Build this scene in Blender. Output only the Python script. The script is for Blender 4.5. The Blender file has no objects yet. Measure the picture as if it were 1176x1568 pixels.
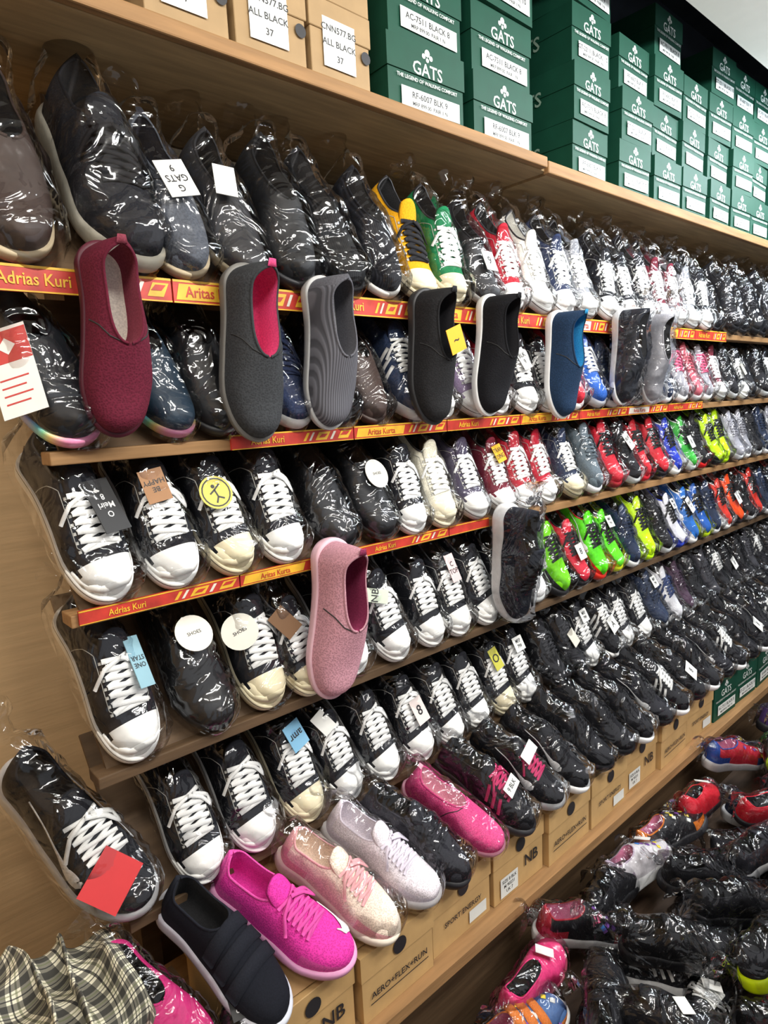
import bpy, math, random
from mathutils import Vector, Matrix, noise
random.seed(7)
sc=bpy.context.scene
COL=sc.collection
try: sc.view_settings.view_transform='Standard'
except Exception: pass
# ------------------------------------------------------------ materials
MC={}
def nodes(m):
    m.use_nodes=True
    return m.node_tree.nodes,m.node_tree.links
def mat(name,col,rough=.7,kind='fabric',scale=250.,bump=.25,var=.22,spec=.5,coat=0.):
    key=(name,)
    if key in MC: return MC[key]
    m=bpy.data.materials.new(name); n,l=nodes(m)
    b=n['Principled BSDF']; b.inputs['Roughness'].default_value=rough
    b.inputs['Specular IOR Level'].default_value=spec
    b.inputs['Coat Weight'].default_value=coat
    tc=n.new('ShaderNodeTexCoord'); mp=n.new('ShaderNodeMapping')
    l.new(tc.outputs['Object'],mp.inputs[0])
    if kind=='wood': mp.inputs['Scale'].default_value=(1.2,14,14)
    if kind=='rib': tx=n.new('ShaderNodeTexWave'); tx.inputs['Scale'].default_value=scale
    elif kind=='knit': tx=n.new('ShaderNodeTexVoronoi'); tx.inputs['Scale'].default_value=scale
    else:
        tx=n.new('ShaderNodeTexNoise'); tx.inputs['Scale'].default_value=scale; tx.inputs['Detail'].default_value=4
    l.new(mp.outputs[0],tx.inputs['Vector'])
    fo=tx.outputs['Distance'] if kind=='knit' else (tx.outputs['Color'] if kind=='rib' else tx.outputs[0])
    mx=n.new('ShaderNodeMix'); mx.data_type='RGBA'
    mx.inputs[6].default_value=tuple(c*(1-var) for c in col[:3])+(1,)
    mx.inputs[7].default_value=tuple(min(1,c*(1+var)) for c in col[:3])+(1,)
    rr=n.new('ShaderNodeMapRange'); rr.inputs[1].default_value=.3 if kind!='knit' else 0.; rr.inputs[2].default_value=.7
    l.new(fo,rr.inputs[0]); l.new(rr.outputs[0],mx.inputs[0])
    l.new(mx.outputs[2],b.inputs['Base Color'])
    bp=n.new('ShaderNodeBump'); bp.inputs['Strength'].default_value=bump; bp.inputs['Distance'].default_value=.001 if kind!='wood' else .003
    l.new(fo,bp.inputs['Height']); l.new(bp.outputs[0],b.inputs['Normal'])
    MC[key]=m; return m
def hexc(h):
    v=[int(h[i:i+2],16)/255 for i in (0,2,4)]
    return tuple((x/12.92 if x<=.04045 else ((x+.055)/1.055)**2.4) for x in v)
def fab(h): return mat('canvas_'+h,hexc(h),.9,'fabric',350,.4,.2,.2)
def knit(h): return mat('knit_'+h,hexc(h),.85,'knit',330,.5,.3,.2)
def rib(h): return mat('rib_'+h,hexc(h),.85,'rib',70,.7,.3,.2)
def rub(h): return mat('rubber_'+h,hexc(h),.5,'fabric',60,.1,.05,.35)
def lea(h): return mat('leather_'+h,hexc(h),.55,'fabric',120,.3,.12,.3)
def lac(h): return mat('lace_'+h,hexc(h),.8,'fabric',700,.5,.06,.2)
def card(h): return mat('card_'+h,hexc(h),.55,'fabric',40,.05,.03)
def box_m(h): return mat('cardboard_'+h,hexc(h),.6,'fabric',22,.1,.08,.3)
def wood(n_,h,r=.65,v=.2): return mat('wood_'+n_,hexc(h),r,'wood',5,.4,v,.3)
def holo():
    if 'holo' in MC: return MC['holo']
    m=bpy.data.materials.new('holographic_rubber'); n,l=nodes(m); b=n['Principled BSDF']
    tc=n.new('ShaderNodeTexCoord'); w=n.new('ShaderNodeTexWave'); w.inputs['Scale'].default_value=2.6; w.bands_direction='Y'
    r=n.new('ShaderNodeValToRGB'); e=r.color_ramp.elements
    e[0].color=(.75,.25,.45,1); e[1].color=(.35,.4,.8,1)
    for p,c in ((.25,(.85,.65,.25,1)),(.5,(.3,.75,.45,1)),(.75,(.2,.65,.85,1))):
        x=e.new(p); x.color=c
    l.new(tc.outputs['Object'],w.inputs[0]); l.new(w.outputs[1],r.inputs[0]); l.new(r.outputs[0],b.inputs[0])
    b.inputs['Roughness'].default_value=.25; MC['holo']=m; return m
def plastic():
    if 'pl' in MC: return MC['pl']
    m=bpy.data.materials.new('clear_plastic_film'); n,l=nodes(m)
    n.remove(n['Principled BSDF']); out=n['Material Output']
    tr=n.new('ShaderNodeBsdfTransparent'); tr.inputs[0].default_value=(.985,.985,.99,1)
    gl=n.new('ShaderNodeBsdfGlossy'); gl.inputs['Roughness'].default_value=.09; gl.inputs[0].default_value=(.97,.98,1,1)
    tc=n.new('ShaderNodeTexCoord'); oi=n.new('ShaderNodeObjectInfo')
    ad=n.new('ShaderNodeVectorMath'); ad.operation='ADD'; l.new(tc.outputs['Object'],ad.inputs[0])
    ml=n.new('ShaderNodeMath'); ml.operation='MULTIPLY'; ml.inputs[1].default_value=9.; l.new(oi.outputs['Random'],ml.inputs[0]); l.new(ml.outputs[0],ad.inputs[1])
    no=n.new('ShaderNodeTexNoise'); no.inputs['Scale'].default_value=13; no.inputs['Detail'].default_value=1.6; no.inputs['Distortion'].default_value=2.4
    l.new(ad.outputs[0],no.inputs['Vector'])
    bp=n.new('ShaderNodeBump'); bp.inputs['Strength'].default_value=.8; bp.inputs['Distance'].default_value=.02
    l.new(no.outputs[0],bp.inputs['Height']); l.new(bp.outputs[0],gl.inputs['Normal'])
    fr=n.new('ShaderNodeFresnel'); fr.inputs[0].default_value=1.4
    a=n.new('ShaderNodeMath'); a.operation='MULTIPLY_ADD'; a.inputs[1].default_value=.75; a.inputs[2].default_value=.035; a.use_clamp=True
    l.new(fr.outputs[0],a.inputs[0])
    mx=n.new('ShaderNodeMixShader'); l.new(a.outputs[0],mx.inputs[0]); l.new(tr.outputs[0],mx.inputs[1]); l.new(gl.outputs[0],mx.inputs[2])
    l.new(mx.outputs[0],out.inputs[0]); MC['pl']=m; return m
# ------------------------------------------------------------ mesh builder
class MB:
    def __init__(s): s.v=[];s.f=[];s.m=[];s.sm=[];s.mats=[]
    def mi(s,m):
        if m not in s.mats: s.mats.append(m)
        return s.mats.index(m)
    def add(s,vs,fs,m,smooth=True):
        o=len(s.v); s.v+= [tuple(v) for v in vs]; k=s.mi(m)
        for f in fs: s.f.append(tuple(i+o for i in f)); s.m.append(k); s.sm.append(smooth)
    def box(s,x0,x1,y0,y1,z0,z1,m):
        vs=[(x,y,z) for x in (x0,x1) for y in (y0,y1) for z in (z0,z1)]
        fs=[(0,1,3,2),(4,6,7,5),(0,4,5,1),(2,3,7,6),(0,2,6,4),(1,5,7,3)]
        s.add(vs,fs,m,False)
    def mesh(s,name,weld=False):
        me=bpy.data.meshes.new(name); me.from_pydata(s.v,[],s.f)
        for m in s.mats: me.materials.append(m)
        me.polygons.foreach_set('material_index',s.m); me.polygons.foreach_set('use_smooth',s.sm)
        if weld:
            import bmesh
            b=bmesh.new(); b.from_mesh(me); bmesh.ops.remove_doubles(b,verts=b.verts,dist=.00005)
            b.to_mesh(me); b.free()
        me.update(); return me
def obj(name,me,loc=(0,0,0),rot=None,parent=None):
    o=bpy.data.objects.new(name,me); COL.objects.link(o)
    if parent: o.parent=parent
    if rot is not None: o.matrix_local=Matrix.Translation(loc)@rot.to_4x4()
    else: o.location=loc
    return o
def bevel(o,w,seg=2):
    b=o.modifiers.new('b','BEVEL'); b.width=w; b.segments=seg; b.limit_method='ANGLE'; return o
TC={}
def text_geo(t,size):
    k=(t,size)
    if k in TC: return TC[k]
    c=bpy.data.curves.new('t','FONT'); c.body=t; c.size=size; c.align_x='CENTER'; c.align_y='CENTER'; c.resolution_u=2; c.offset=size*.012
    o=bpy.data.objects.new('t',c); COL.objects.link(o)
    bpy.context.view_layer.update()
    me=o.evaluated_get(bpy.context.evaluated_depsgraph_get()).to_mesh()
    vs=[(v.co.x,v.co.y) for v in me.vertices]; fs=[tuple(p.vertices) for p in me.polygons]
    o.to_mesh_clear(); bpy.data.objects.remove(o); bpy.data.curves.remove(c)
    TC[k]=(vs,fs); return TC[k]
def put_text(mb,t,size,fn,m):
    vs,fs=text_geo(t,size); mb.add([fn(x,y) for x,y in vs],fs,m,False)
# ------------------------------------------------------------ shoes
def interp(cp,t):
    if t<=cp[0][0]: return cp[0][1]
    if t>=cp[-1][0]: return cp[-1][1]
    n=len(cp)
    for i in range(n-1):
        if cp[i][0]<=t<=cp[i+1][0]:
            x0,y0=cp[i];x1,y1=cp[i+1];h=x1-x0;u=(t-x0)/h
            def sl(j):
                if j==0: return (cp[1][1]-cp[0][1])/(cp[1][0]-cp[0][0])
                if j==n-1: return (cp[-1][1]-cp[-2][1])/(cp[-1][0]-cp[-2][0])
                return (cp[j+1][1]-cp[j-1][1])/(cp[j+1][0]-cp[j-1][0])
            m0=sl(i)*h;m1=sl(i+1)*h
            return (2*u**3-3*u*u+1)*y0+(u**3-2*u*u+u)*m0+(-2*u**3+3*u*u)*y1+(u**3-u*u)*m1
BW=[(0,.040),(.12,.0425),(.28,.049),(.5,.042),(.7,.036),(.88,.036),(1,.034)]
STY={
 'canvas':dict(L=.28,bw=BW,H=[(0,.044),(.1,.050),(.22,.053),(.35,.070),(.5,.088),(.6,.100),(.75,.096),(.9,.1),(1,.104)],hs=[(0,.024),(1,.026)],sp=.002,to=.56,te=.972,rim=.5),
 'slip':dict(L=.27,bw=BW,H=[(0,.040),(.1,.048),(.22,.056),(.38,.072),(.5,.084),(.62,.086),(.78,.084),(.9,.092),(1,.100)],hs=[(0,.017),(.6,.019),(1,.024)],sp=.006,to=.46,te=.965,rim=.43),
 'runner':dict(L=.285,bw=BW,H=[(0,.046),(.1,.056),(.22,.066),(.36,.082),(.5,.098),(.6,.106),(.72,.100),(.88,.102),(1,.112)],hs=[(0,.024),(.35,.026),(.7,.032),(1,.038)],sp=.010,to=.57,te=.965,rim=.48),
}
class S:
    def __init__(s,st,side=1):
        d=STY[st]; s.__dict__.update(d); s.st=st; s.side=side
    def c(s,t): return s.side*.009*(1-t)**2*1.0-s.side*.004*math.sin(t*math.pi)
    def W(s,t):
        w=interp(s.bw,t)
        if t<.17: w*=math.sqrt(max(0,1-(1-t/.17)**2))
        if t>.88: w*=math.sqrt(max(0,1-((t-.88)/.12)**2))
        return w
    def r(s,t):
        if not (s.to<t<s.te): return 0.
        q=(t-s.to)/(s.te-s.to)
        if s.st=='slip':
            return s.rim*min(1,(max(0,1-(1-min(1,q*2.2))**2))**.5)*(1 if q<.75 else (max(0,1-((q-.75)/.25)**2))**.5)
        return s.rim*min(1,(1-(1-min(1,q*3.0))**2)**.5)*(1 if q<.8 else (max(0,1-((q-.8)/.2)**2))**.5)
    def zb(s,t): return s.sp*max(0,1-t/.32)**2
    def z0(s,t): return s.zb(t)+interp(s.hs,t)*.85
    def P(s,t,u):
        t=min(max(t,0),1); w=s.W(t)*.965; z0=s.z0(t); H=interp(s.H,t)+s.zb(t)
        if t<.08: H=z0+(H-z0)*math.sqrt(max(0,1-(1-t/.08)**2))
        a=max(-1,min(1,u))*math.pi/2; sn=math.sin(a); cs=max(0,math.cos(a))
        x=s.c(t)+w*math.copysign(abs(sn)**.9,sn)
        lean=0
        if t>.85: lean=.006*(t-.85)/.15
        z=z0+(H-z0)*cs**.62
        return Vector((x,t*s.L*.985+.002-lean*cs,z))
    def N(s,t,u):
        e=.012; t=min(max(t,.02),.97)
        a=s.P(t+e,u)-s.P(t-e,u); b=s.P(t,min(1,u+e))-s.P(t,max(-1,u-e))
        n=a.cross(b)
        if n.length<1e-9: return Vector((0,0,1))
        n.normalize()
        ctr=Vector((s.c(t),t*s.L,s.z0(t)-.005))
        if n.dot(s.P(t,u)-ctr)<0: n=-n
        return n
def cosp(a,b,n,inc=True):
    r=[a+(b-a)*(.5-.5*math.cos(math.pi*i/n)) for i in range(n+1)]
    return r if inc else r[:-1]
def ribbon(mb,s,path,w,off,m,th=.002,n=8,wf=None):
    pts=[]
    for i in range(len(path)-1):
        (a,b),(c,d)=path[i],path[i+1]
        for k in range(n+(i==len(path)-2)):
            u=k/n; pts.append((a+(c-a)*u,b+(d-b)*u))
    Ns=[s.N(t,u) for t,u in pts]
    Ps=[s.P(t,u)+q*off for (t,u),q in zip(pts,Ns)]
    vs=[];fs=[]
    for i,p in enumerate(Ps):
        T=(Ps[min(i+1,len(Ps)-1)]-Ps[max(i-1,0)])
        if T.length<1e-9: T=Vector((0,1,0))
        T.normalize()
        sd=Ns[i].cross(T); sd.normalize(); ww=w*(wf(i/(len(Ps)-1)) if wf else 1)/2
        vs+=[p-sd*ww-Ns[i]*th,p-sd*ww*.9,p+sd*ww*.9,p+sd*ww-Ns[i]*th]
        if i:
            o=4*(i-1)
            for k in range(3): fs.append((o+k,o+k+1,o+k+5,o+k+4))
    fs.append((0,1,2,3)); fs.append(tuple(len(vs)-4+k for k in (3,2,1,0)))
    mb.add(vs,fs,m,True)
def build_shoe(st,up,sole,lin,lace=None,cap=None,line=None,acc=None,extra=(),side=1,insole=None,tongue=None):
    s=S(st,side); mb=MB()
    ts=cosp(0,s.to,18,False)+cosp(s.to,s.te,22,False)+cosp(s.te,1,6)
    NO=11; inn=[(.97,1.01),(.92,.97),(.88,.6),(.84,.15),(.6,0),(.3,0),(0,0)]
    rows=[]
    for t in ts:
        r=s.r(t)
        left=[]
        for sg in (-1,1):
            o=[s.P(t,sg*(1-(1-r)*k/NO)) for k in range(NO+1)]
            rim=o[-1]; zi=min(s.z0(t)+.002,rim.z); cx=s.c(t)
            i_=[Vector((cx+(rim.x-cx)*xf,rim.y,zi+(rim.z-zi)*zf if r>0.02 else rim.z)) for xf,zf in inn]
            left.append(o+i_)
        rows.append(left[0]+list(reversed(left[1]))[1:])
    nc=len(rows[0]); no=NO
    for i in range(len(rows)-1):
        tm=(ts[i]+ts[i+1])/2
        for j in range(nc-1):
            jj=j if j<nc/2 else nc-2-j
            u=1-jj/no
            inner=jj>=no
            m=up
            if inner: m=(lin if jj<no+4 else (insole or lin)) if (s.to<tm<s.te) else up
            elif cap and tm<.205-.07*u*u and st=='canvas': m=cap
            elif acc and ((st=='runner' and (u>.8 and (tm<.3 or tm>.75) or tm>.93)) or (st=='canvas' and tm>.95) or (st=='slip' and tm>.93)): m=acc
            mb.add([rows[i][j],rows[i][j+1],rows[i+1][j+1],rows[i+1][j]],[(0,1,2,3)],m)
    pip=acc or up
    for sg in (-1,1):
        path=[(t,sg*max(s.r(t),.0)) for t in cosp(s.to+.0005,s.te-.0005,26)]
        ribbon(mb,s,path,.0042,.0012,pip,.002,n=1)
    tt=cosp(0,1,34); lo=[]
    for sg in (1,-1):
        for t in (tt if sg==1 else list(reversed(tt))[1:-1]): lo.append((t,sg))
    lv=[(.90,.0,sole),(1.0,.12,sole),(1.03,.5,sole),(1.035,.74,line or sole),(1.035,.82,sole),(1.02,1.0,sole),(.93,1.0,None)]
    if st=='runner': lv=[(.9,0,line or sole),(1.02,.1,line or sole),(1.03,.25,sole),(1.07,.5,sole),(1.06,.8,sole),(1.02,1.,sole),(.92,1.,None)]
    rings=[]
    for e,zf,_ in lv:
        rg=[]
        for t,sg in lo:
            z=s.zb(t)+interp(s.hs,t)*zf
            if st=='runner' : z+=.002*math.sin(t*18)*(zf>.6)
            rg.append((s.c(t)+sg*s.W(t)*e+ (0), (.5+(t-.5)*(1+(e-.96)*.45))*s.L, z))
        rings.append(rg)
    n=len(lo)
    for k in range(len(rings)-1):
        fs=[(i,(i+1)%n,n+(i+1)%n,n+i) for i in range(n)]
        mb.add(rings[k]+rings[k+1],fs,lv[k][2])
    mb.add(rings[0],[tuple(reversed(range(n)))],line if (line and st=='runner') else sole,False)
    if st=='canvas':
        ribbon(mb,s,[(.20,-.97),(.08,-.93),(.035,-.6),(.03,0),(.035,.6),(.08,.93),(.20,.97)],.012,.0016,cap or sole,n=5)
        st_=lac('b9b9b4')
        for sg in (-1,1):
            ribbon(mb,s,[(.24,sg*.3),(.28,sg*.46),(.45,sg*.50),(.58,sg*.53)],.0011,.001,st_,.0006,n=5)
            ribbon(mb,s,[(.58,sg*.53),(.66,sg*.72),(.72,sg*.98)],.0011,.001,st_,.0006,n=5)
    if lace:
        a0=.255 if st=='canvas' else .30; K=6; dt=(s.to-.035-a0)/K
        vs=[];fs=[]
        for i in range(7):
            for j in range(7):
                v=(j-3)/3; q=i/6
                p=s.P(s.to-.03,0)
                vs.append((p.x+.023*v*(1+.15*q-.35*q*q*q),p.y+.032*q-.004*v*v,p.z+.0015+(.026 if st=='canvas' else .018)*q-.012*v*v*(1-.3*q)))
                if i and j: a=7*(i-1)+j-1; fs.append((a,a+1,a+8,a+7))
        o=len(vs); vs+=[(x,y+.004,z-.004) for x,y,z in vs]
        fs+= [tuple(q+o for q in reversed(f)) for f in fs]
        fs+=[(42+j,43+j,o+43+j,o+42+j) for j in range(6)]
        for i in range(6): fs+=[(7*i,7*i+7,o+7*i+7,o+7*i),(7*i+6,o+7*i+6,o+7*i+13,7*i+13)]
        mb.add(vs,fs,tongue or up)
        ww=.0085 if st=='canvas' else .006
        for k in range(K):
            t0=a0+dt*k; u0=.36
            ribbon(mb,s,[(t0,-u0),(t0+dt*1.05,u0)],ww,.004,lace)
            ribbon(mb,s,[(t0,u0),(t0+dt*1.05,-u0)],ww,.0058,lace)
        ribbon(mb,s,[(a0,-.36),(a0,.36)],ww,.0035,lace)
        if st=='canvas':
            ey=lac('cfcfca')
            for k in range(K+1):
                for sg in (-1,1):
                    t0=a0+dt*k; ribbon(mb,s,[(t0-.008,sg*.43),(t0+.008,sg*.43)],.0045,.0016,ey,.001,n=1)
        te_=s.to-.05
        ribbon(mb,s,[(te_,0),(te_-.05,.3),(te_-.12,.5),(te_-.06,.55),(te_,.1)],.007,.010,lace,n=5)
        ribbon(mb,s,[(te_,0),(te_-.03,-.35),(te_-.1,-.62)],.006,.009,lace,n=5)
    WS=mat('white_stripe',(.85,.85,.85),.5)
    for e in extra:
        if e=='straps':
            for tq in (.30,.42,.53):
                ribbon(mb,s,[(tq,-.86),(tq+.01,0),(tq,.80)],.026,.005,acc or up,.004,n=8)
        if e=='swoosh':
            for sg in (-1,1):
                ribbon(mb,s,[(.30,sg*.62),(.31,sg*.74),(.40,sg*.78),(.55,sg*.70),(.76,sg*.56)],.018,.0024,WS,.001,n=5,wf=lambda q:.12+1.1*math.exp(-((q-.36)/.2)**2))
        if e=='frontswoosh':
            ribbon(mb,s,[(.17,.22),(.12,.36),(.13,.52),(.22,.58),(.36,.52)],.017,.0026,WS,.001,n=6,wf=lambda q:.10+1.1*math.exp(-((q-.45)/.22)**2))
        if e=='stripes':
            for sg in (-1,1):
                for tq in (.36,.43,.50):
                    ribbon(mb,s,[(tq,sg*.5),(tq-.05,sg*.92)],.008,.002,lace or WS,.001,n=5)
        if e=='spots':
            for q in range(16):
                tq=random.uniform(.1,.5); uq=random.uniform(-.8,.8)
                ribbon(mb,s,[(tq,uq),(tq+.03,uq+.1)],.012,.002,fab(random.choice(['e8d34a','7a4fa0','3a7fd0','d8dcd8'])),.001,n=3)
        if e=='gore':
            for sg in (-1,1):
                ribbon(mb,s,[(.455,sg*.03),(.50,sg*.40),(.56,sg*.66),(.60,sg*.92)],.0018,.001,mat('seam_dark',(.02,.02,.02),.8),.001,n=4)
            ribbon(mb,s,[(.985,-.18),(.985,.18)],.012,.003,lin,.002,n=4)
    return mb.mesh(st+'_mesh',True),s
def bag_mesh(st,seed):
    s=S(st); mb=MB(); ts=[-.035,-.03,-.015,.01]+[.01+.99*i/30 for i in range(1,31)]+[1.03,1.06,1.09,1.12,1.15,1.18,1.21,1.25]
    rows=[]; J=30
    for t in ts:
        tc=min(max(t,0),1); W=interp(s.bw,tc)*1.06+.004
        q=(t+.035)/.2
        if q<1: W*=math.sqrt(max(0,1-(1-q)**2))
        H=(interp(s.H,tc)+s.zb(tc))*1.03+.010
        q=(t+.035)/.10
        if q<1: H=s.zb(0)+.004+(H-.004)*math.sqrt(max(0,1-(1-q)**2))
        k=1; zc=H*.55; yy=t*s.L
        if t>1:
            q=(t-1)/.25; k=1-.85*math.sin(min(1,q*1.7)*math.pi/2)+max(0,q-.5)*1.1; yy=s.L+q*(.05+.008*seed); zc=H*.75+q*.02
        row=[]
        for j in range(J+1):
            a=(-1+2*j/J)*math.pi/2*1.0
            x=W*math.copysign(abs(math.sin(a))**.85,a); z=H*max(0,math.cos(a))**.6
            x*=k; z=zc+(z-zc)*k if t>1 else z
            p=Vector((x+s.c(tc),yy,z))
            am=.0036 if t<=1 else .011
            nz=noise.noise_vector(p*26+Vector((seed*7.3,0,0)))
            n2=abs(noise.noise(Vector((p.x*16,p.y*42,p.z*20+seed*3.1))))
            d=Vector((math.sin(a),0,math.cos(a)))
            w=min(1,math.cos(a)*4+.15) if t<=1 else 1
            p+=d*(n2*am*2.4)*w+nz*am*.4*w
            if j in(0,J) and t<=1: p.z=max(p.z,.001)
            row.append(p)
        rows.append(row)
    vs=[p for r in rows for p in r]; fs=[]
    for i in range(len(rows)-1):
        for j in range(J): a=i*(J+1)+j; fs.append((a,a+1,a+J+2,a+J+1))
    mb.add(vs,fs,plastic())
    return mb.mesh('plastic_bag_mesh')
W_='ecece9'; CR='e2d8b8'
SC={}
def get_shoe(code):
    if code in SC: return SC[code]
    p=code.split('_'); k=p[0]; side=1 if len(SC)%2 else -1
    c=p[1]; c2=p[2] if len(p)>2 else None; c3=p[3] if len(p)>3 else None
    if k=='cv': r=build_shoe('canvas',fab(c),rub(c2 or W_),fab('2a2a2c') if c!='e8e6df' else fab('c9c7c0'),lac(c3 or 'f0f0ee'),rub(c2 or W_),rub('26262a' if c not in('b3202c','7a1f2e') else 'a02030'),rub('303034'),side=side)
    elif k=='sl': r=build_shoe('slip',knit(c),rub(c2 or 'dddddd'),fab(c3 or '3a3a3c'),acc=fab(c),extra=('gore',),side=side,insole=fab(p[4]) if len(p)>4 else None)
    elif k=='sr': r=build_shoe('slip',rib(c),rub(c2 or 'dddddd'),fab(c3 or '3a3a3c'),acc=fab(c),side=side,insole=fab(p[4]) if len(p)>4 else None)
    elif k=='lf': r=build_shoe('slip',lea(c),rub(c2 or '1a1a1a'),fab('222224'),acc=fab(c3 or c),side=side)
    elif k=='lh': r=build_shoe('slip',lea(c),holo(),fab('222224'),acc=lea(c),side=side)
    elif k=='rn': r=build_shoe('runner',knit(c),rub(c2 or W_),fab('2a2a2c'),lac(c3 or c),acc=fab(c),extra=('stripes',) if len(p)>4 and p[4]=='s' else (('swoosh',) if len(p)>4 and p[4]=='w' else ()),side=side)
    elif k=='rm': r=build_shoe('runner',knit(c),rub(c2 or W_),fab(c),lac(c3 or c),acc=fab(c3),extra=('frontswoosh',) if len(p)>4 else (),side=side)
    elif k=='ft': r=build_shoe('runner',lea(c),rub(c2 or '222222'),fab('222224'),lac(c3 or '222222'),acc=lea(c2 or c),extra=('swoosh',),side=side)
    elif k=='vc': r=build_shoe('runner',fab(c),rub(c2 or 'dddddd'),fab('222224'),acc=fab('1c1e26'),extra=('straps',),side=side)
    elif k=='kd': r=build_shoe('runner',lea(c),rub(c2 or W_),fab('c07090'),acc=fab(c3 or c),extra=('straps','spots') if len(p)>4 else ('spots',),side=side)
    SC[code]=r; return r
NAME={'cv':'canvas_sneaker','sl':'slip_on_shoe','sr':'slip_on_shoe','lf':'casual_shoe','lh':'casual_shoe','rn':'running_shoe','rm':'running_shoe','ft':'football_shoe','vc':'velcro_shoe','kd':'kids_shoe'}
BC={}
def rot(tilt,yaw,roll=0):
    return Matrix.Rotation(math.radians(tilt),3,'X')@Matrix.Rotation(math.radians(yaw),3,'Z')@Matrix.Rotation(math.radians(roll),3,'Y')
TM={}
def tag_mesh(shape,w,h,col,txt):
    key=(shape,w,h,col,txt)
    if key in TM: return TM[key]
    mb=MB(); m=card(col)
    if shape=='round':
        n=28; vs=[(w/2*math.cos(i*math.tau/n),w/2*math.sin(i*math.tau/n),z) for z in (0,.0012) for i in range(n)]
        mb.add(vs,[tuple(range(n,2*n))]+[(i,(i+1)%n,n+(i+1)%n,n+i) for i in range(n)],m,False)
    else: mb.box(-w/2,w/2,-h/2,h/2,0,.0012,m)
    ink=card('1c1c20' if col!='1a1a1c' else 'd8d8d8')
    if col=='e6e4df':
        r=card('c0403c')
        mb.box(-w*.5,w*.5,h*.10,h*.46,.0012,.0016,r)
        q=w*.2
        mb.add([(-q,h*.28,.002),(0,h*.28-q,.002),(q,h*.28,.002),(0,h*.28+q,.002)],[(0,1,2,3)],m,False)
        for k in range(4): mb.box(-w*.35,w*(.3-.1*(k%2)),-h*(.08+.09*k)-.001,-h*(.08+.09*k)+.001,.0012,.0016,r)
        ink=r; txt=''
    if shape=='round' and col=='c6bc4e':
        n=20; r0=w*.44; r1=w*.40
        vs=[(r*math.cos(i*math.tau/n),r*math.sin(i*math.tau/n),.0016) for r in (r0,r1) for i in range(n)]
        mb.add(vs,[(i,(i+1)%n,n+(i+1)%n,n+i) for i in range(n)],ink,False)
        def bar(x0,y0,x1,y1,t_):
            d=Vector((x1-x0,y1-y0)); nn=Vector((-d.y,d.x)).normalized()*t_/2
            mb.add([(x0+nn.x,y0+nn.y,.0016),(x0-nn.x,y0-nn.y,.0016),(x1-nn.x,y1-nn.y,.0016),(x1+nn.x,y1+nn.y,.0016)],[(0,1,2,3)],ink,False)
        for a in ((-.02,.10,.0,-.14),(-.02,.08,.2,.2),(-.02,.08,-.2,0),(0,-.14,.16,-.25),(0,-.14,-.12,-.3)): bar(*(q*w for q in a),w*.05)
        vs=[(w*.06*math.cos(i*math.tau/10)-.02*w,w*.06*math.sin(i*math.tau/10)+.19*w,.0016) for i in range(10)]; mb.add(vs,[tuple(range(10))],ink,False); txt=''
    if txt:
        ls=txt.split('|'); sz=min(h/(len(ls)+.8),w*1.5/max(len(x) for x in ls))
        if shape=='round': sz*=.45
        for i,t in enumerate(ls):
            put_text(mb,t,sz,lambda x,y,i=i:(x,y+((len(ls)-1)/2-i)*sz*1.05,.0016),ink)
    TM[key]=mb.mesh('tag_mesh'); return TM[key]
def shoe(code,loc,R,bag=None,tag=None,scale=1.):
    me,s=get_shoe(code)
    o=obj(NAME[code.split('_')[0]],me,loc,R)
    if scale!=1: o.scale=(scale,)*3
    if bag:
        k=(s.st,bag)
        if k not in BC: BC[k]=bag_mesh(*k)
        obj('plastic_bag',BC[k],parent=o)
    if tag:
        shape,t,u,w,h,col,txt,an=tag
        s1=S(s.st); p=s1.P(t,u); n=s1.N(t,u); n=(n+Vector((0,0,1))*.5).normalized()
        y=Vector((0,1,0)); y=(y-n*y.dot(n)).normalized(); x=y.cross(n)
        M=Matrix((x,y,n)).transposed()@Matrix.Rotation(math.radians(an),3,'Z')
        obj('price_tag' if shape!='round' else 'round_sticker',tag_mesh(shape,w,h,col,txt),p+n*.013,M,parent=o)
    return o
# ------------------------------------------------------------ room
def slab(name,x0,x1,y0,y1,z0,z1,m):
    mb=MB(); mb.box(x0,x1,y0,y1,z0,z1,m); return obj(name,mb.mesh(name))
slab('floor',-1.3,4.5,-1.6,1.5,-.05,0,mat('floor_concrete',hexc('6d675f'),.7,'fabric',8,.3,.2))
slab('wall_back',-1.3,4.5,1.42,1.47,0,2.18,wood('plywood','d2b084',.6,.08))
slab('wall_back_upper',-1.3,4.5,1.42,1.47,2.18,3.2,mat('wall_upper',hexc('2c343e'),.8,'fabric',6,.1))
slab('wall_left',-1.35,-1.3,-1.6,1.47,0,3.2,wood('panel','b5956c'))
slab('wall_right',4.4,4.45,-1.6,1.42,0,3.2,mat('wall_dark',hexc('4a4c50'),.8,'fabric',6,.1))
slab('ceiling',-1.3,4.4,-1.6,1.47,3.2,3.25,mat('ceiling_paint',hexc('48505a'),.8,'fabric',6,.1))
slab('ceiling_panel',-1.3,4.4,-1.6,.885,2.65,2.68,mat('panel_white',hexc('ecebe6'),.6,'fabric',6,.05,.05))
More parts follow.
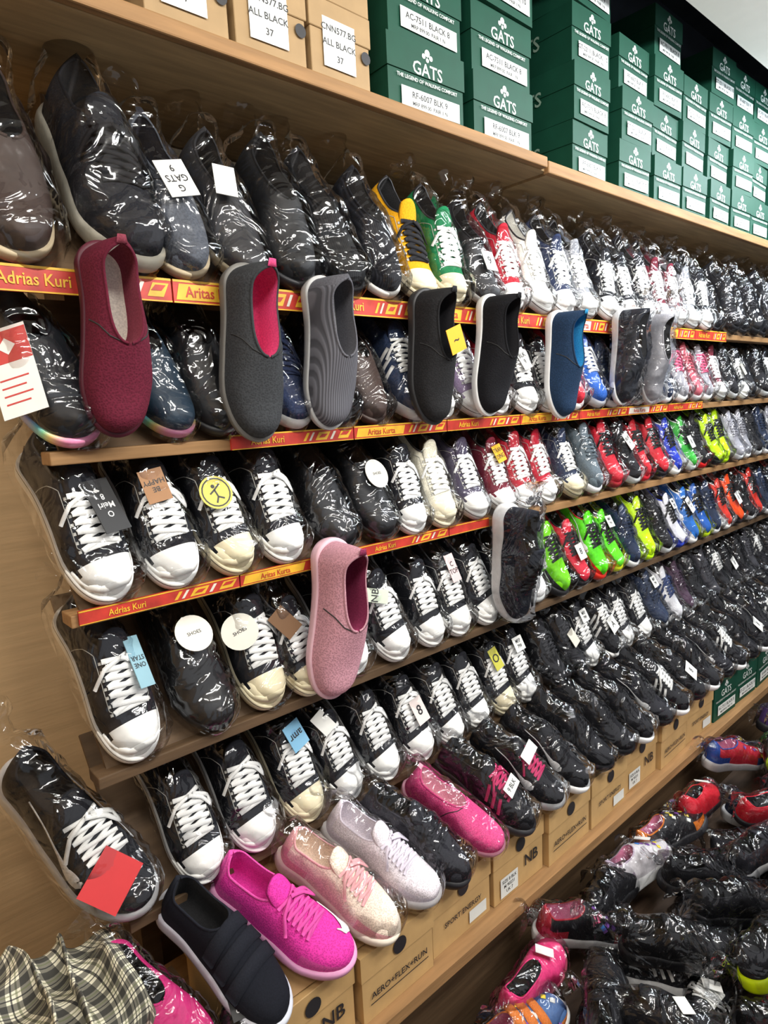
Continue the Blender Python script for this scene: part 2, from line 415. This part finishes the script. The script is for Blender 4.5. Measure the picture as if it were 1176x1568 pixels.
# ------------------------------------------------------------ shelving
WL=wood('pine','93704a'); WT=wood('topply','a58c66'); WD=wood('old','5e4a36')
X0,X1=.27,3.95
ROWS=[(1.81,54,.36),(1.558,51,.33),(1.311,51,.33),(1.041,51,.33),(.77,49,.33)]
rack=bpy.data.objects.new('shoe_display_rack',None); COL.objects.link(rack)
for i,(z,th,ln) in enumerate(ROWS):
    x0=[.20,.27,.27,.28,.30][i]
    mb=MB(); mb.box(x0,X1,1.028,1.075,z-.02,z,[WL,WL,WL,WD,WD][i]); bevel(obj('slat_%d'%i,mb.mesh('slat'),parent=rack),.002)
    c,sn=math.cos(math.radians(th)),math.sin(math.radians(th))
    mb=MB(); a=Vector((0,1.046,z-.004)); d=Vector((0,c,sn)); n=Vector((0,-sn,c))
    vs=[]
    for x in (x0+.02,X1):
        for p in (a,a+d*ln): vs+= [(x,p.y,p.z),(x,(p-n*.008).y,(p-n*.008).z)]
    mb.add(vs,[(0,2,6,4),(1,5,7,3),(0,4,5,1),(2,3,7,6),(0,1,3,2),(4,6,7,5)],WD,False); obj('sloped_board_%d'%i,mb.mesh('sloped'),parent=rack)
for k,x in enumerate((.40,1.6,2.9,3.9)):
    mb=MB(); mb.box(x,x+.04,1.30,1.42,0,2.165,WD); obj('upright_%d'%k,mb.mesh('up'),parent=rack)
RED=mat('print_red',hexc('b43226'),.5,'fabric',35,.05,.28); YEL=mat('print_yellow',hexc('d8a82c'),.5,'fabric',35,.05,.2); WHT=mat('print_white',hexc('d2cabc'),.5,'fabric',35,.05,.15)
def strip(x0,x1,z,h,gaps=()):
    mb=MB(); y=1.0215; yt=1.0211
    zc=z+.004-h/2; x=x0; k=0
    def q(a,b,c,d,m,yy=y,sl=0): mb.add([(a,yy,zc+h*c),(b,yy,zc+h*c),(b+sl,yy,zc+h*d),(a+sl,yy,zc+h*d)],[(0,1,2,3)],m,False)
    while x<x1-.05:
        w=min(.272,x1-x)
        if k not in gaps:
            mb.box(x,x+w,1.022,1.0275,z-h+.004,z+.004,RED)
            q(x,x+w,.40,.5,YEL); q(x,x+w,-.5,-.44,YEL)
            if w>.2:
                if k%2: q(x+.004,x+.135,-.36,.33,WHT if k%3==2 else YEL,y-.0001,.006)
                put_text(mb,'Aritas Kurta' if k%2 else 'Adrias Kuri',h*.66,lambda X,Y,x=x:(X*.88+x+.073,yt-.0004,Y+zc-.001),RED if k%2 else YEL)
                for a_,b_,m_ in ((.150,.156,YEL),(.163,.168,WHT),(.178,.205,YEL),(.213,.219,WHT),(.232,.258,YEL)): q(x+a_,x+b_,-.3,.28,m_,y-.0001,.010)
                q(x+.186,x+.20,-.12,.12,RED,yt-.0002,.008); q(x+.238,x+.255,-.05,.2,RED,yt-.0002,.008)
        x+=.275; k+=1
    obj('shelf_edge_strip',mb.mesh('strip'),parent=rack)
strip(.205,2.7,1.812,.036); strip(.56,2.5,1.560,.026); strip(.28,1.25,1.313,.022)
ts=bpy.data.objects.new('top_storage_shelf',None); COL.objects.link(ts)
mb=MB(); mb.box(-.6,1.52,1.03,1.42,2.17,2.196,WT); mb.box(1.525,4.1,1.035,1.42,2.165,2.191,WT); obj('plank',mb.mesh('plank'),parent=ts)
mb=MB(); mb.box(-.6,1.50,1.012,1.03,2.172,2.198,WL); mb.box(1.51,4.1,1.016,1.035,2.163,2.193,WL); bevel(obj('edge_trim',mb.mesh('edge'),parent=ts),.003)
mb=MB(); mb.box(-.2,4.,1.395,1.42,2.10,2.165,mat('cream_batten',hexc('e0d8c0'),.6)); obj('batten',mb.mesh('batten'),parent=ts)
# ------------------------------------------------------------ boxes
def shoebox(w,d,h,col,kind,var=0):
    mb=MB(); m=box_m(col); e=.003
    mb.box(-w/2+e,w/2-e,e,d-e,0,h*.95,m); lh=h*(.36 if kind!='green' else .42)
    mb.box(-w/2,w/2,0,d,h-lh,h,m)
    y=-.0008
    F=lambda cx,cz:(lambda x,z:(cx+x,y,cz+z))
    def quad(x0,x1,z0,z1,mm,yy=-.0005): mb.add([(x0,yy,z0),(x1,yy,z0),(x1,yy,z1),(x0,yy,z1)],[(0,1,2,3)],mm,False)
    wh=card('d9dcd8'); ink=card('222226')
    if kind=='green':
        put_text(mb,'GATS',h*.24,F(0,h*.66),wh)
        n=14
        for r,cx,cz in ((h*.05,0,h*.90),(h*.035,-h*.07,h*.85),(h*.035,h*.07,h*.85),(h*.03,0,h*.81)):
            mb.add([(cx+r*math.cos(q*math.tau/n),y,cz+r*math.sin(q*math.tau/n)) for q in range(n)],[tuple(range(n))],wh,False)
        put_text(mb,'THE LEGEND OF WALKING COMFORT',h*.068,F(0,h*.50),wh)
        quad(-w*.34,w*.42,h*.12,h*.38,wh)
        put_text(mb,['GT-2211 |BLACK| 10','RF-6007 BLK 9','AC-7511 BLACK 8'][var%3],h*.115,F(.005,h*.29),ink)
        put_text(mb,'MRP 899.00  PAIR 1 N',h*.075,F(.005,h*.18),ink)
        fn=lambda x,z:(-w/2-.0006,d*.5-x,h*.55+z)
        put_text(mb,'GATS',h*.36,fn,mat('green_box_print',hexc('8fa898'),.6))
    elif kind=='label':
        quad(-w*.30,w*.22,h*.22,h*.80,wh)
        for q,t in enumerate((['CNN577.BG','ALL BLACK','37'],['CNN577.BG','BLACK','37'],['CNN69.BG','BLACK','39'])[var%3]):
            put_text(mb,t,h*.11,F(-w*.04,h*(.68-.17*q)),ink)
        n=14; r=h*.08
        mb.add([(w*.40+r*math.cos(q*math.tau/n),y,h*.5+r*math.sin(q*math.tau/n)) for q in range(n)],[tuple(range(n))],ink,False)
    else:
        n=18; r=h*.12
        mb.add([(0+r*math.cos(q*math.tau/n),y-.002,h*.80+r*math.sin(q*math.tau/n)) for q in range(n)],[tuple(range(n))],ink,False)
        if var%3==0:
            put_text(mb,'NB',h*.28,F(w*.22,h*.42),ink); quad(-w*.38,-w*.05,h*.08,h*.42,wh)
            for q in range(3): put_text(mb,['SIZE 8 BLK','M 90231','UK 7'][q],h*.08,F(-w*.215,h*(.34-.09*q)),ink)
        elif var%3==1:
            put_text(mb,'AERO+FLEX+RUN',h*.13,F(0,h*.36),ink)
            quad(-w*.4,w*.4,h*.24,h*.255,ink)
        else:
            put_text(mb,'SPORT ENERGY',h*.12,F(0,h*.4),ink); quad(w*.1,w*.4,h*.1,h*.3,wh)
    return mb.mesh('shoe_box_mesh')
GB=[shoebox(.228,.33,.150,'0f4534','green',v) for v in range(3)]
GS=[shoebox(.19,.33,.142,'0f4534','green',v) for v in range(3)]
KB=[shoebox(.15,.32,.145,'a08560','label',v) for v in range(3)]
BB=[shoebox(.198,.30,.147,'bd9a68','plain',v) for v in range(3)]
def putbox(me,name,x,y,z,yaw=0): return bevel(obj(name,me,(x,y,z),Matrix.Rotation(math.radians(yaw),3,'Z')),.0012,1)
k=0
for x in (.04,.20,.36,.555,.715,.872):
    for L in range(3):
        putbox(KB[k%3],'cardboard_shoe_box',x+random.uniform(-.004,.004),1.036+random.uniform(0,.012),2.199+L*.1455,random.uniform(-1.5,1.5)); k+=1
for x,nst,me,hh in [(1.115,3,GB,.150),(1.375,3,GB,.150)]+[(x,n_,GS,.142) for x,n_ in ((1.77,4),(2.01,3),(2.22,4),(2.42,3),(2.63,4),(2.84,4),(3.04,4),(3.24,4),(3.45,4),(3.66,4),(3.87,4))]:
    for L in range(nst):
        k+=1; putbox(me[k%3],'green_shoe_box',x+random.uniform(-.006,.006),1.04+random.uniform(0,.015),2.1985+L*(hh+.0006),random.uniform(-2,2.5))
pf=bpy.data.objects.new('lower_platform',None); COL.objects.link(pf)
mb=MB(); mb.box(.0,3.95,.835,1.27,.412,.438,WL); obj('plank',mb.mesh('plank'),parent=pf)
mb=MB(); mb.box(.0,3.95,.90,.92,.0,.412,WD); obj('front_panel',mb.mesh('panel'),parent=pf)
mb=MB()
a=Vector((0,.875,.592)); th=math.radians(33); d=Vector((0,math.cos(th),math.sin(th))); n=Vector((0,-math.sin(th),math.cos(th)))
vs=[]
for x in (.45,3.95):
    for p in (a,a+d*.25): vs+=[(x,p.y,p.z),(x,(p-n*.006).y,(p-n*.006).z)]
mb.add(vs,[(0,2,6,4),(1,5,7,3),(0,4,5,1),(2,3,7,6),(0,1,3,2),(4,6,7,5)],box_m('a07c50'),False); obj('sloped_card',mb.mesh('sloped_card'),parent=pf)
x=.54; k=2
while x<3.9:
    if x<2.35: putbox(BB[(k+1)%3],'cardboard_shoe_box',x,.862+random.uniform(-.006,.01),.4385,random.uniform(-2,2)); x+=.203
    else: putbox(GS[k%3],'green_shoe_box',x,.862,.4385,random.uniform(-2,2)); x+=.2
    k+=1
slab('pile_platform',.35,3.9,-.1,.83,.20,.23,wood('dark','4a3a2e'))
slab('platform_base',.40,3.85,-.05,.80,0,.20,WD)
# ------------------------------------------------------------ rows of shoes
RC=lambda t,u,w,h,c,tx,a=0:('card',t,u,w,h,c,tx,a)
RD=lambda t,u,w,c,tx='':('round',t,u,w,w,c,tx,0)
FT=[RC(.3,0,.045,.05,'dcdcd8','8'),RC(.42,-.1,.035,.06,'dcdcd8','BLK|9',12),RC(.5,.1,.05,.04,'dcdcd8','MRP|799',-8),RC(.35,0,.04,.05,'c8c4b8','',5)]
def place(row,lst,yaw=8,L=1.):
    z,th,_=ROWS[row]
    for it in lst:
        x,code=it[0],it[1]; bag=it[2] if len(it)>2 else 0; tag=it[3] if len(it)>3 else None; sc_=(it[4] if len(it)>4 else None) or L
        dy=it[5] if len(it)>5 else 0
        y=yaw+dy+random.uniform(-5,5)
        if row and not tag and x>1.4 and random.random()<.24: tag=random.choice(FT)
        if not bag and x>1.5: bag=random.choice([0,1,2])
        sc_*=random.uniform(.965,1.03)
        shoe(code,(x+random.uniform(-.006,.006),1.036-random.uniform(0,.012),z+.004),rot(th-.5,y,random.uniform(-3.5,3.5)),bag,tag,sc_)
CV='cv_1a1b21'; CVC='cv_1a1b21_e2d8b8'
place(0,[(.275,'lf_3b2f2b_b9a98c',1,None,1.18),(.415,'rn_1b1c21_d8d3c2_1a1a1e',2,None,1.2),(.525,'sl_4c5058_b8a88c_2a2a30',1,RC(.45,0,.05,.06,'dcdcd8','G|GATS|9',190),1.08),
 (.62,'lf_2b2b2e_d8c9a8',3,RC(.5,-.2,.035,.06,'dcdcd8','',-15),1.08),(.725,'lf_1a1b1e_26262a',1,None,1.12),(.842,'sr_16171a_26262a',2,None,1.1),(.955,'sr_1b1c22_d8d6d0',3,None,1.08),
 (1.045,'cv_d89a18_ddd2b4_202024'),(1.16,'cv_157045_ddd2b4',2),(1.26,'lf_202024_e9e9e6',1,RC(.3,0,.04,.05,'dcdcd8','9',0)),(1.375,'cv_a82030',2),(1.485,'cv_e8e6df',3),(1.60,'cv_26304e',1),(1.71,'cv_8a8c92',3),
 (1.83,CV,2),(1.94,CV,1),(2.05,CV,1),(2.16,'cv_6a2030',2),(2.27,'cv_6a2030',3),(2.38,'cv_8a8c92',1),(2.49,CV,2)]+[(2.6+.115*i,['lf_1b1c22_26262a','rn_1b1b1f_26262a_303034'][i%2],1+i%3) for i in range(11)],yaw=2,L=1.)
place(1,[(.325,'lh_1c2026',1,RC(.36,-.66,.055,.115,'e6e4df','',-22),1.14,10),(.455,'lh_1e3040',2),(.56,'lf_17181b_1c1c1e',3,None,1.08),(.69,'rn_2a3450_e9e9e6',1),(.80,'lf_1b1c22_26262a',2),(.905,'lf_4a3c38_4a3c38',1),(1.0,'rn_202c44_d8d8d8_e9e9e6_s',2),
 (1.12,'cv_1d2438',1),(1.22,'cv_8c7a98',3),(1.32,'cv_a82030',2),(1.42,CV,1),(1.52,CV,2),(1.64,'rn_b82434_e2e2e0_e2e2e0_s',3),(1.74,'rn_2858a8_e2e2e0_e2e2e0_s',1),(1.86,'rn_202c44_d8d8d8',2),(1.98,'rn_1b1b1f_e9e9e6',1),(2.09,CV,3),(2.2,'rn_202c44_d8d8d8',2),
 (2.31,'rn_8c8c92_e9e9e6_d06080',1),(2.42,'rn_b05a66_e9e9e6',2),(2.53,'rn_8c8c92_e9e9e6_d06080',3),(2.64,'cv_6a2030',1)]+[(2.75+.115*i,['rn_1b1b1f_e9e9e6',CV,'lf_1b1c22_26262a'][i%3],1+i%3) for i in range(10)],yaw=4,L=.97)
place(2,[(.345,CV,1,RC(.42,.25,.045,.085,'1a1a1c','O|Meiri|8',185),1.04),(.455,CV,2,RC(.52,-.05,.04,.055,'9a6c40','BE|HAPPY',180),1.0),(.565,CVC,3,RD(.45,-.15,.060,'c6bc4e','O'),1.02),(.672,CV,1,None,1.0),(.785,'lf_15161a_15161a',2,None,1.04),(.90,'lf_15161a_15161a',3,RD(.42,.1,.062,'dddbd2','SHOES'),1.04),
 (1.0,CV,1),(1.105,'cv_dedac8_ddd5bc',2),(1.21,'cv_4a4458',3),(1.315,'cv_6a2030',2,RC(.5,.1,.05,.05,'dca820','TRAN|DING',10)),(1.415,'cv_a82030',1),(1.52,'cv_b02034',2),(1.635,'cv_263048_e2d8b8',2),(1.735,'rn_5c6870_d8d8d8',1),
 (1.85,'rn_b82434_b82434_202024',2),(1.96,'rn_1b1b1f_e9e9e6',1),(2.06,'ft_c01c2c_c01c2c',3),(2.17,'ft_c01c2c_202024',2),(2.28,'ft_2038b0_e9e9e6',1),(2.39,'ft_34a838_e9e9e6',2),(2.50,'rn_1b1b1f_c01818',3),(2.61,'ft_b8e000_202024',3),(2.71,'ft_c4ec08_a0c800',1),(2.82,'rn_9a9aa2_e9e9e6',2)]+[(2.93+.115*i,['rn_8c8c92_e9e9e6','rn_1b1b1f_e9e9e6','rn_202c44_d8d8d8'][i%3],1+i%3) for i in range(8)],yaw=8,L=.95)
place(3,[(.36,CV,1,RC(.45,.35,.03,.085,'86aebc','ONE|STAR',180),1.02),(.478,'lf_17181b_15161a',2,RD(.55,.1,.066,'dedbd0','SHOES'),1.04),(.60,CVC,3,RD(.48,-.45,.066,'dcdad0','SHOES'),1.06),(.705,CVC,2,RC(.52,-.3,.04,.06,'6c4a28','',15)),(.82,CV,1),(.935,CV,1,RC(.5,-.3,.03,.06,'c8d4c0','NB',50)),(1.04,CV,2),(1.14,'cv_1a1b21_ecece9_f0f0ee',1,RC(.52,.1,.035,.07,'dcc4c4','C|TOP',0)),(1.245,CV,3),(1.345,CV,1),
 (1.45,'rn_d8d8d8_e9e9e6_303034_s',1,RC(.4,0,.04,.06,'dcdcd8','',0)),(1.56,'ft_70c808_202024',2),(1.66,'ft_c82038_202024',3,RC(.3,0,.04,.05,'dcdcd8','8',0)),(1.77,'ft_58d808_c82818',2),(1.87,'ft_60d818_dcdc10',1),(1.98,'rn_202c44_d8d8d8',2),(2.09,'ft_c4ec08_b0dc00',1),(2.20,'rn_1b1b1f_e9e9e6',1),(2.31,'ft_e2e2ea_2840b8',2),(2.42,'ft_2068b8_e9e9e6',1),(2.53,'ft_2058a8_c8e008',3),(2.64,'rn_202c44_d8d8d8',2),(2.75,'ft_d03020_e9e9e6',1),(2.86,'ft_f05010_202024',3)]+[(2.97+.115*i,['rn_1b1b1f_e9e9e6','ft_d03020_202024','rn_202c44_d8d8d8'][i%3],1+i%3) for i in range(8)],yaw=10,L=.97)
place(4,[(.312,'rn_1a1b20_d4d4d6_e9e9e6_w',2,RC(.22,-.25,.068,.058,'c0262a','',20),1.16,6),(.445,CV,1),(.563,CV,2,None,1.03),(.676,CVC,3,RC(.55,.1,.045,.055,'74a8c8','amr',190)),(.785,CV,1,RC(.6,-.2,.035,.05,'ccccc8','',10)),(.895,CV,1),(1.005,CV,2,RC(.35,.1,.04,.06,'dcd0cc','8',0)),(1.11,CV,1),(1.215,CV,3),(1.32,CVC,1,RC(.5,0,.035,.06,'b8b444','O',0)),(1.42,CV,2),
 (1.53,'rn_1b1b1f_26262a_303034',1),(1.64,'rn_1b1b1f_26262a_303034',3),(1.75,CV,2),(1.86,'rn_1b1b1f_e9e9e6_e9e9e6_s',1,RC(.3,0,.05,.05,'dcdcd8','A',0)),(1.97,CV,2),(2.08,CV,3),(2.19,'rn_303a50_e9e9e6',1),(2.30,'rn_d0d0d4_e9e9e6_3a4870_s',2),(2.41,'rn_4a3848_e9e9e6',1)]+[(2.52+.115*i,['rn_1b1b1f_e9e9e6','rn_3a3a40_26262a','rn_1b1b1f_d8d8d8_e9e9e6_s','rn_1b1b1f_e9e9e6'][i%4],1+i%3) for i in range(12)],yaw=11,L=.98)
R6=[(.47,'vc_15171f_c9ccd6',0,None,1.05),(.60,'rm_cc3494_dc9cc4_d850a0_w',0,None,1.08),(.72,'rm_e8d4c4_ece2d2_eab0b4',2,None,1.0),(.825,'rm_dcd4da_eae8e6_e4dce8',1,None,1.0),(.925,'rn_26262c_202024_26262c',2,None,1.),(1.04,'sl_cc4880_e4a8bc_e0a8b8',3,None,1.0),(1.155,'rn_1b1b1f_303034_c03868_s',1,RC(.35,0,.06,.03,'dcdcd8','9 BLK',0),1.),(1.27,'rn_1b1b1f_d8d8d8_c03868_w',2,RC(.5,0,.07,.03,'dcdcd8','',0),1.),(1.39,'rn_1b1b1f_e8e8e8_202024_w',3,None,1.),(1.505,'rn_1b1b1f_202024',1,None,1.)]
for i in range(20): R6.append((1.62+.118*i,['rn_1b1b1f_202024','rn_1b1b1f_e8e8e8','rn_202026_26262a_202024_w','rn_1b1b1f_e8e8e8_e9e9e6_s'][i%4],1+i%3,RC(.3,0,.06,.05,'dcdcd8','8',0) if i in(4,9) else None,1.))
for x,code,b,tg,s_ in R6:
    shoe(code,(x,.845,.598),rot(33,24+random.uniform(-4,4)),b,tg,s_*.95)
putbox(shoebox(.30,.24,.10,'5a4836','plain',2),'cardboard_shoe_box',.27,.90,.4385,4)
shoe('lf_c02a70_202024',(.34,.87,.60),rot(38,22),2,None,.86)
shoe('rn_1b1b1f_26262a',(.37,.82,.545),rot(18,-30),1,RC(.4,0,.06,.045,'1a1a1c','Ortho|OK',200),.85)
shoe('rn_17171a_202024',(.24,.86,.545),rot(12,60),3,None,.85)
def hang(x,z,code,bag=0,tag=None,s_=1.,yaw=0,y=1.004,tilt=89):
    return shoe(code,(x,y,z),rot(tilt,yaw),bag,tag,s_)
hang(.366,1.578,'sl_5a1a2c_4a1424_7a3644_dcd8cc',0,None,1.,1)
hang(.583,1.555,'sl_36383b_6c6a66_cc4878_cc4878',0,None,1.06,-2)
hang(.757,1.566,'sr_5c5c63_a8a8a8_505056_c4c4c4',0,None,1.0,2)
hang(1.02,1.56,'sl_202022_2c2c2e_26262a',0,RC(.6,0,.045,.05,'e4a81c','~',20),1.02,0)
hang(1.222,1.57,'sl_121216_dcdcdc_202024',0,None,1.,-3)
hang(1.51,1.55,'sl_1b2f48_d4d4d4_2a80b0',0,None,1.,0)
hang(1.84,1.575,'lf_20242e_dcdcdc',1,None,1.)
hang(2.0,1.575,'lf_9a9aa0_e4e4e2',2,None,.98)
hang(.722,1.045,'sl_b48490_d8b0bc_803050',0,None,1.14,-3)
hang(1.28,1.055,'rn_20242e_dcdcdc_202024',1,None,1.02)
# ------------------------------------------------------------ pile
P=[(1.25,.76,.30,'kd_1c1c20_e6e6e4_a02a38',60),(1.04,.76,.30,'lf_d83c78_e0708c',95),(.93,.72,.28,'kd_4a6898_e6e6e4_d07838_x',80),(1.39,.76,.31,'rn_1b1b1f_26262a',100),(1.53,.75,.31,'kd_ccc8cc_e6e6e4_b0a0b4',85),(1.72,.75,.31,'kd_1c1c20_303034_c87028',80),(1.89,.75,.33,'lf_c82434_303034',95),(2.2,.77,.34,'kd_b02434_c0c0c0_2c4890',70),(2.33,.68,.33,'rn_303034_a8c828_40a050',110),(2.59,.75,.34,'rn_4a3468_202024',80),
 (1.33,.56,.32,'rn_17171a_202024',40),(1.55,.52,.32,'rn_1b1b1f_26262a',60),(1.48,.40,.33,'rn_1b1b1f_c8e000',80),(1.09,.60,.30,'rn_1b1b1f_202024',120),(1.62,.62,.30,'rn_1b1b1f_26262a',50),(2.02,.60,.33,'lf_c82434_303034',60),(1.80,.55,.32,'rn_26262c_e8e8e8',80)]
def pile(x,y,z,code,yaw,roll=None,tx=None,s_=.9):
    h=math.radians(yaw)
    R=Matrix.Rotation(h,3,'Z')@Matrix.Rotation(math.radians(random.uniform(-8,14) if tx is None else tx),3,'X')@Matrix.Rotation(math.radians(random.uniform(-22,22) if roll is None else roll),3,'Y')
    c=R@Vector((0,.14*s_,0))
    shoe(code,(x-c.x,y-c.y,z-c.z+.01),R,random.choice([1,2,3]),RC(.35,0,.045,.03,'dcdcd8','',30) if random.random()<.2 else None,s_)
for x,y,z,code,yaw in P: pile(x,y,z,code,yaw)
pc=['rn_1b1b1f_26262a','rn_1b1b1f_202024','rn_1b1b1f_e8e8e8','rn_26262c_202024_26262c','lf_202024_e9e9e6','rn_33343a_202024','kd_1c1c20_e6e6e4_a02a38','rn_202c44_d8d8d8','rn_17171a_202024','vc_202024_26262a','kd_1c1c20_303034_c87028','rn_4a4c52_d8d8d8','rn_1b1b1f_e8e8e8_e9e9e6_s','lf_c82434_303034','kd_ccc8cc_e6e6e4_b0a0b4']
gx=.66
while gx<3.5:
    gy=.10
    while gy<.72:
        x=gx+random.uniform(-.03,.03); y=gy+random.uniform(-.03,.03)
        near=any((x-p[0])**2+(y-p[1])**2<.012 for p in P)
        pile(x,y,.238+(-.01 if near else random.random()*.065),random.choice(pc),random.choice([40,60,80,100,130])+random.uniform(-15,15))
        gy+=.125
    gx+=.155
# ------------------------------------------------------------ plaid cloth
def plaid():
    m=bpy.data.materials.new('plaid_fabric'); n,l=nodes(m); b=n['Principled BSDF']; b.inputs['Roughness'].default_value=.9; b.inputs['Specular IOR Level'].default_value=.15
    uv=n.new('ShaderNodeUVMap'); sp=n.new('ShaderNodeSeparateXYZ'); l.new(uv.outputs[0],sp.inputs[0])
    def band(o,fr,w,ph=0):
        a=n.new('ShaderNodeMath');a.operation='MULTIPLY_ADD';a.inputs[1].default_value=fr;a.inputs[2].default_value=ph;l.new(o,a.inputs[0])
        f=n.new('ShaderNodeMath');f.operation='FRACT';l.new(a.outputs[0],f.inputs[0])
        c=n.new('ShaderNodeMath');c.operation='LESS_THAN';c.inputs[1].default_value=w;l.new(f.outputs[0],c.inputs[0]);return c.outputs[0]
    cur=None
    def mix(f,prev,col,st=.85):
        x=n.new('ShaderNodeMix');x.data_type='RGBA'
        mm=n.new('ShaderNodeMath');mm.operation='MULTIPLY';mm.inputs[1].default_value=st;l.new(f,mm.inputs[0]);l.new(mm.outputs[0],x.inputs[0])
        if prev is None: x.inputs[6].default_value=(.70,.66,.52,1)
        else: l.new(prev,x.inputs[6])
        x.inputs[7].default_value=col;return x.outputs[2]
    for ax in (0,1):
        cur=mix(band(sp.outputs[ax],30,.40),cur,(.012,.013,.017,1),.75); cur=mix(band(sp.outputs[ax],30,.07,.42),cur,(.02,.02,.025,1)); cur=mix(band(sp.outputs[ax],30,.08,.2),cur,(.12,.14,.06,1),.6)
    l.new(cur,b.inputs[0]); return m
mb=MB(); NU,NV=150,150; vs=[];uvs=[]; SW,SH=.62,.66
for i in range(NV+1):
    for j in range(NU+1):
        u=(j/NU-.5); v=(i/NV-.5)
        fo=noise.noise(Vector((u*3.5,v*2.2,1.7)))
        ph=u*26+fo*7+v*5
        g=math.sin(ph); g2=math.sin(v*17+u*6+3*noise.noise(Vector((u*4,v*4,9))))
        X=.115+u*.37+.010*math.cos(ph)+.012*fo
        s_=v
        if s_<0:
            Y=.875-.05*math.sqrt(max(0,1-(1+s_*2)**2))-.03*math.cos(u*2.6); Z=.715+s_*.42
            Y-=.017*g+.008*g2; Z+=.01*fo
        else:
            q=s_*2; Y=.875-.03*math.cos(u*2.6)+.20*q; Z=.715+.085*math.sin(min(1,q*1.6)*math.pi/2)*math.cos(u*2.4)
            Z+=.020*g*(1-.3*q)+.014*g2; Y-=.017*g*(1-q)+.008*g2*(1-q)
        Z+=.012*noise.noise(Vector((u*9,v*9,4)))
        if abs(u)>.40: Z-=(abs(u)-.40)*1.1
        vs.append((X,Y,Z)); uvs.append((u*SW+.1*v,v*SH-.1*u))
fs=[(i*(NU+1)+j,i*(NU+1)+j+1,(i+1)*(NU+1)+j+1,(i+1)*(NU+1)+j) for i in range(NV) for j in range(NU)]
mb.add(vs,fs,plaid()); me=mb.mesh('cloth')
ul=me.uv_layers.new(name='UVMap')
for lp in me.loops: ul.data[lp.index].uv=uvs[lp.vertex_index]
co_=obj('plaid_cloth',me); sd=co_.modifiers.new('s','SOLIDIFY'); sd.thickness=.0012
# carton the cloth is heaped on
putbox(shoebox(.24,.15,.20,'6a563e','plain',1),'cardboard_shoe_box',.10,.915,.4385,0)
# ------------------------------------------------------------ lights
def area(name,loc,tgt,sx,sy,e,col=(1,1,1)):
    L=bpy.data.lights.new(name,'AREA'); L.shape='RECTANGLE'; L.size=sx; L.size_y=sy; L.energy=e; L.color=col
    o=bpy.data.objects.new(name,L); COL.objects.link(o); o.location=loc
    d=Vector(tgt)-Vector(loc); o.rotation_euler=d.to_track_quat('-Z','Y').to_euler(); return o
area('camera_side_fill',(.9,-.35,2.6),(.9,.9,1.3),1.3,.12,25,(1,.97,.90))
area('camera_side_fill',(2.3,.25,2.6),(2.4,1.0,1.2),1.3,.12,27,(.94,.97,1))
area('camera_side_fill',(3.4,.45,2.6),(3.0,1.1,1.8),.9,.12,14,(.86,.94,1))
area('camera_side_fill',(1.6,-.9,2.6),(1.6,.6,.5),1.3,.2,34,(1,.975,.93))  # broad fill light added from the camera side, out of view
area('camera_side_fill',(-.5,.0,2.6),(.2,1.2,1.0),.9,.12,16,(1,.96,.88))  # unseen fill light, added to lift the dim wall at the left
pl=bpy.data.lights.new('lamp_bulb','POINT'); pl.energy=12; pl.shadow_soft_size=.05; pl.color=(.80,.92,1); po=bpy.data.objects.new('lamp_bulb',pl); COL.objects.link(po); po.location=(2.95,.65,2.5)
w=bpy.data.worlds.new('World'); sc.world=w; w.use_nodes=True; w.node_tree.nodes['Background'].inputs[0].default_value=(.96,.97,1,1); w.node_tree.nodes['Background'].inputs[1].default_value=.50
# ------------------------------------------------------------ camera
f=Vector((.6541,.7394,-.15885)).normalized(); up=Vector((.1413,.0865,.98615)); r=f.cross(up).normalized(); up=r.cross(f)
M=Matrix((r,up,-f)).transposed().to_4x4(); M.translation=(0,0,1.6)
cd=bpy.data.cameras.new('camera'); co=bpy.data.objects.new('camera',cd); COL.objects.link(co); co.matrix_world=M
cd.sensor_fit='HORIZONTAL'; cd.sensor_width=36; cd.lens=36*1000/1176; cd.clip_start=.01
sc.camera=co
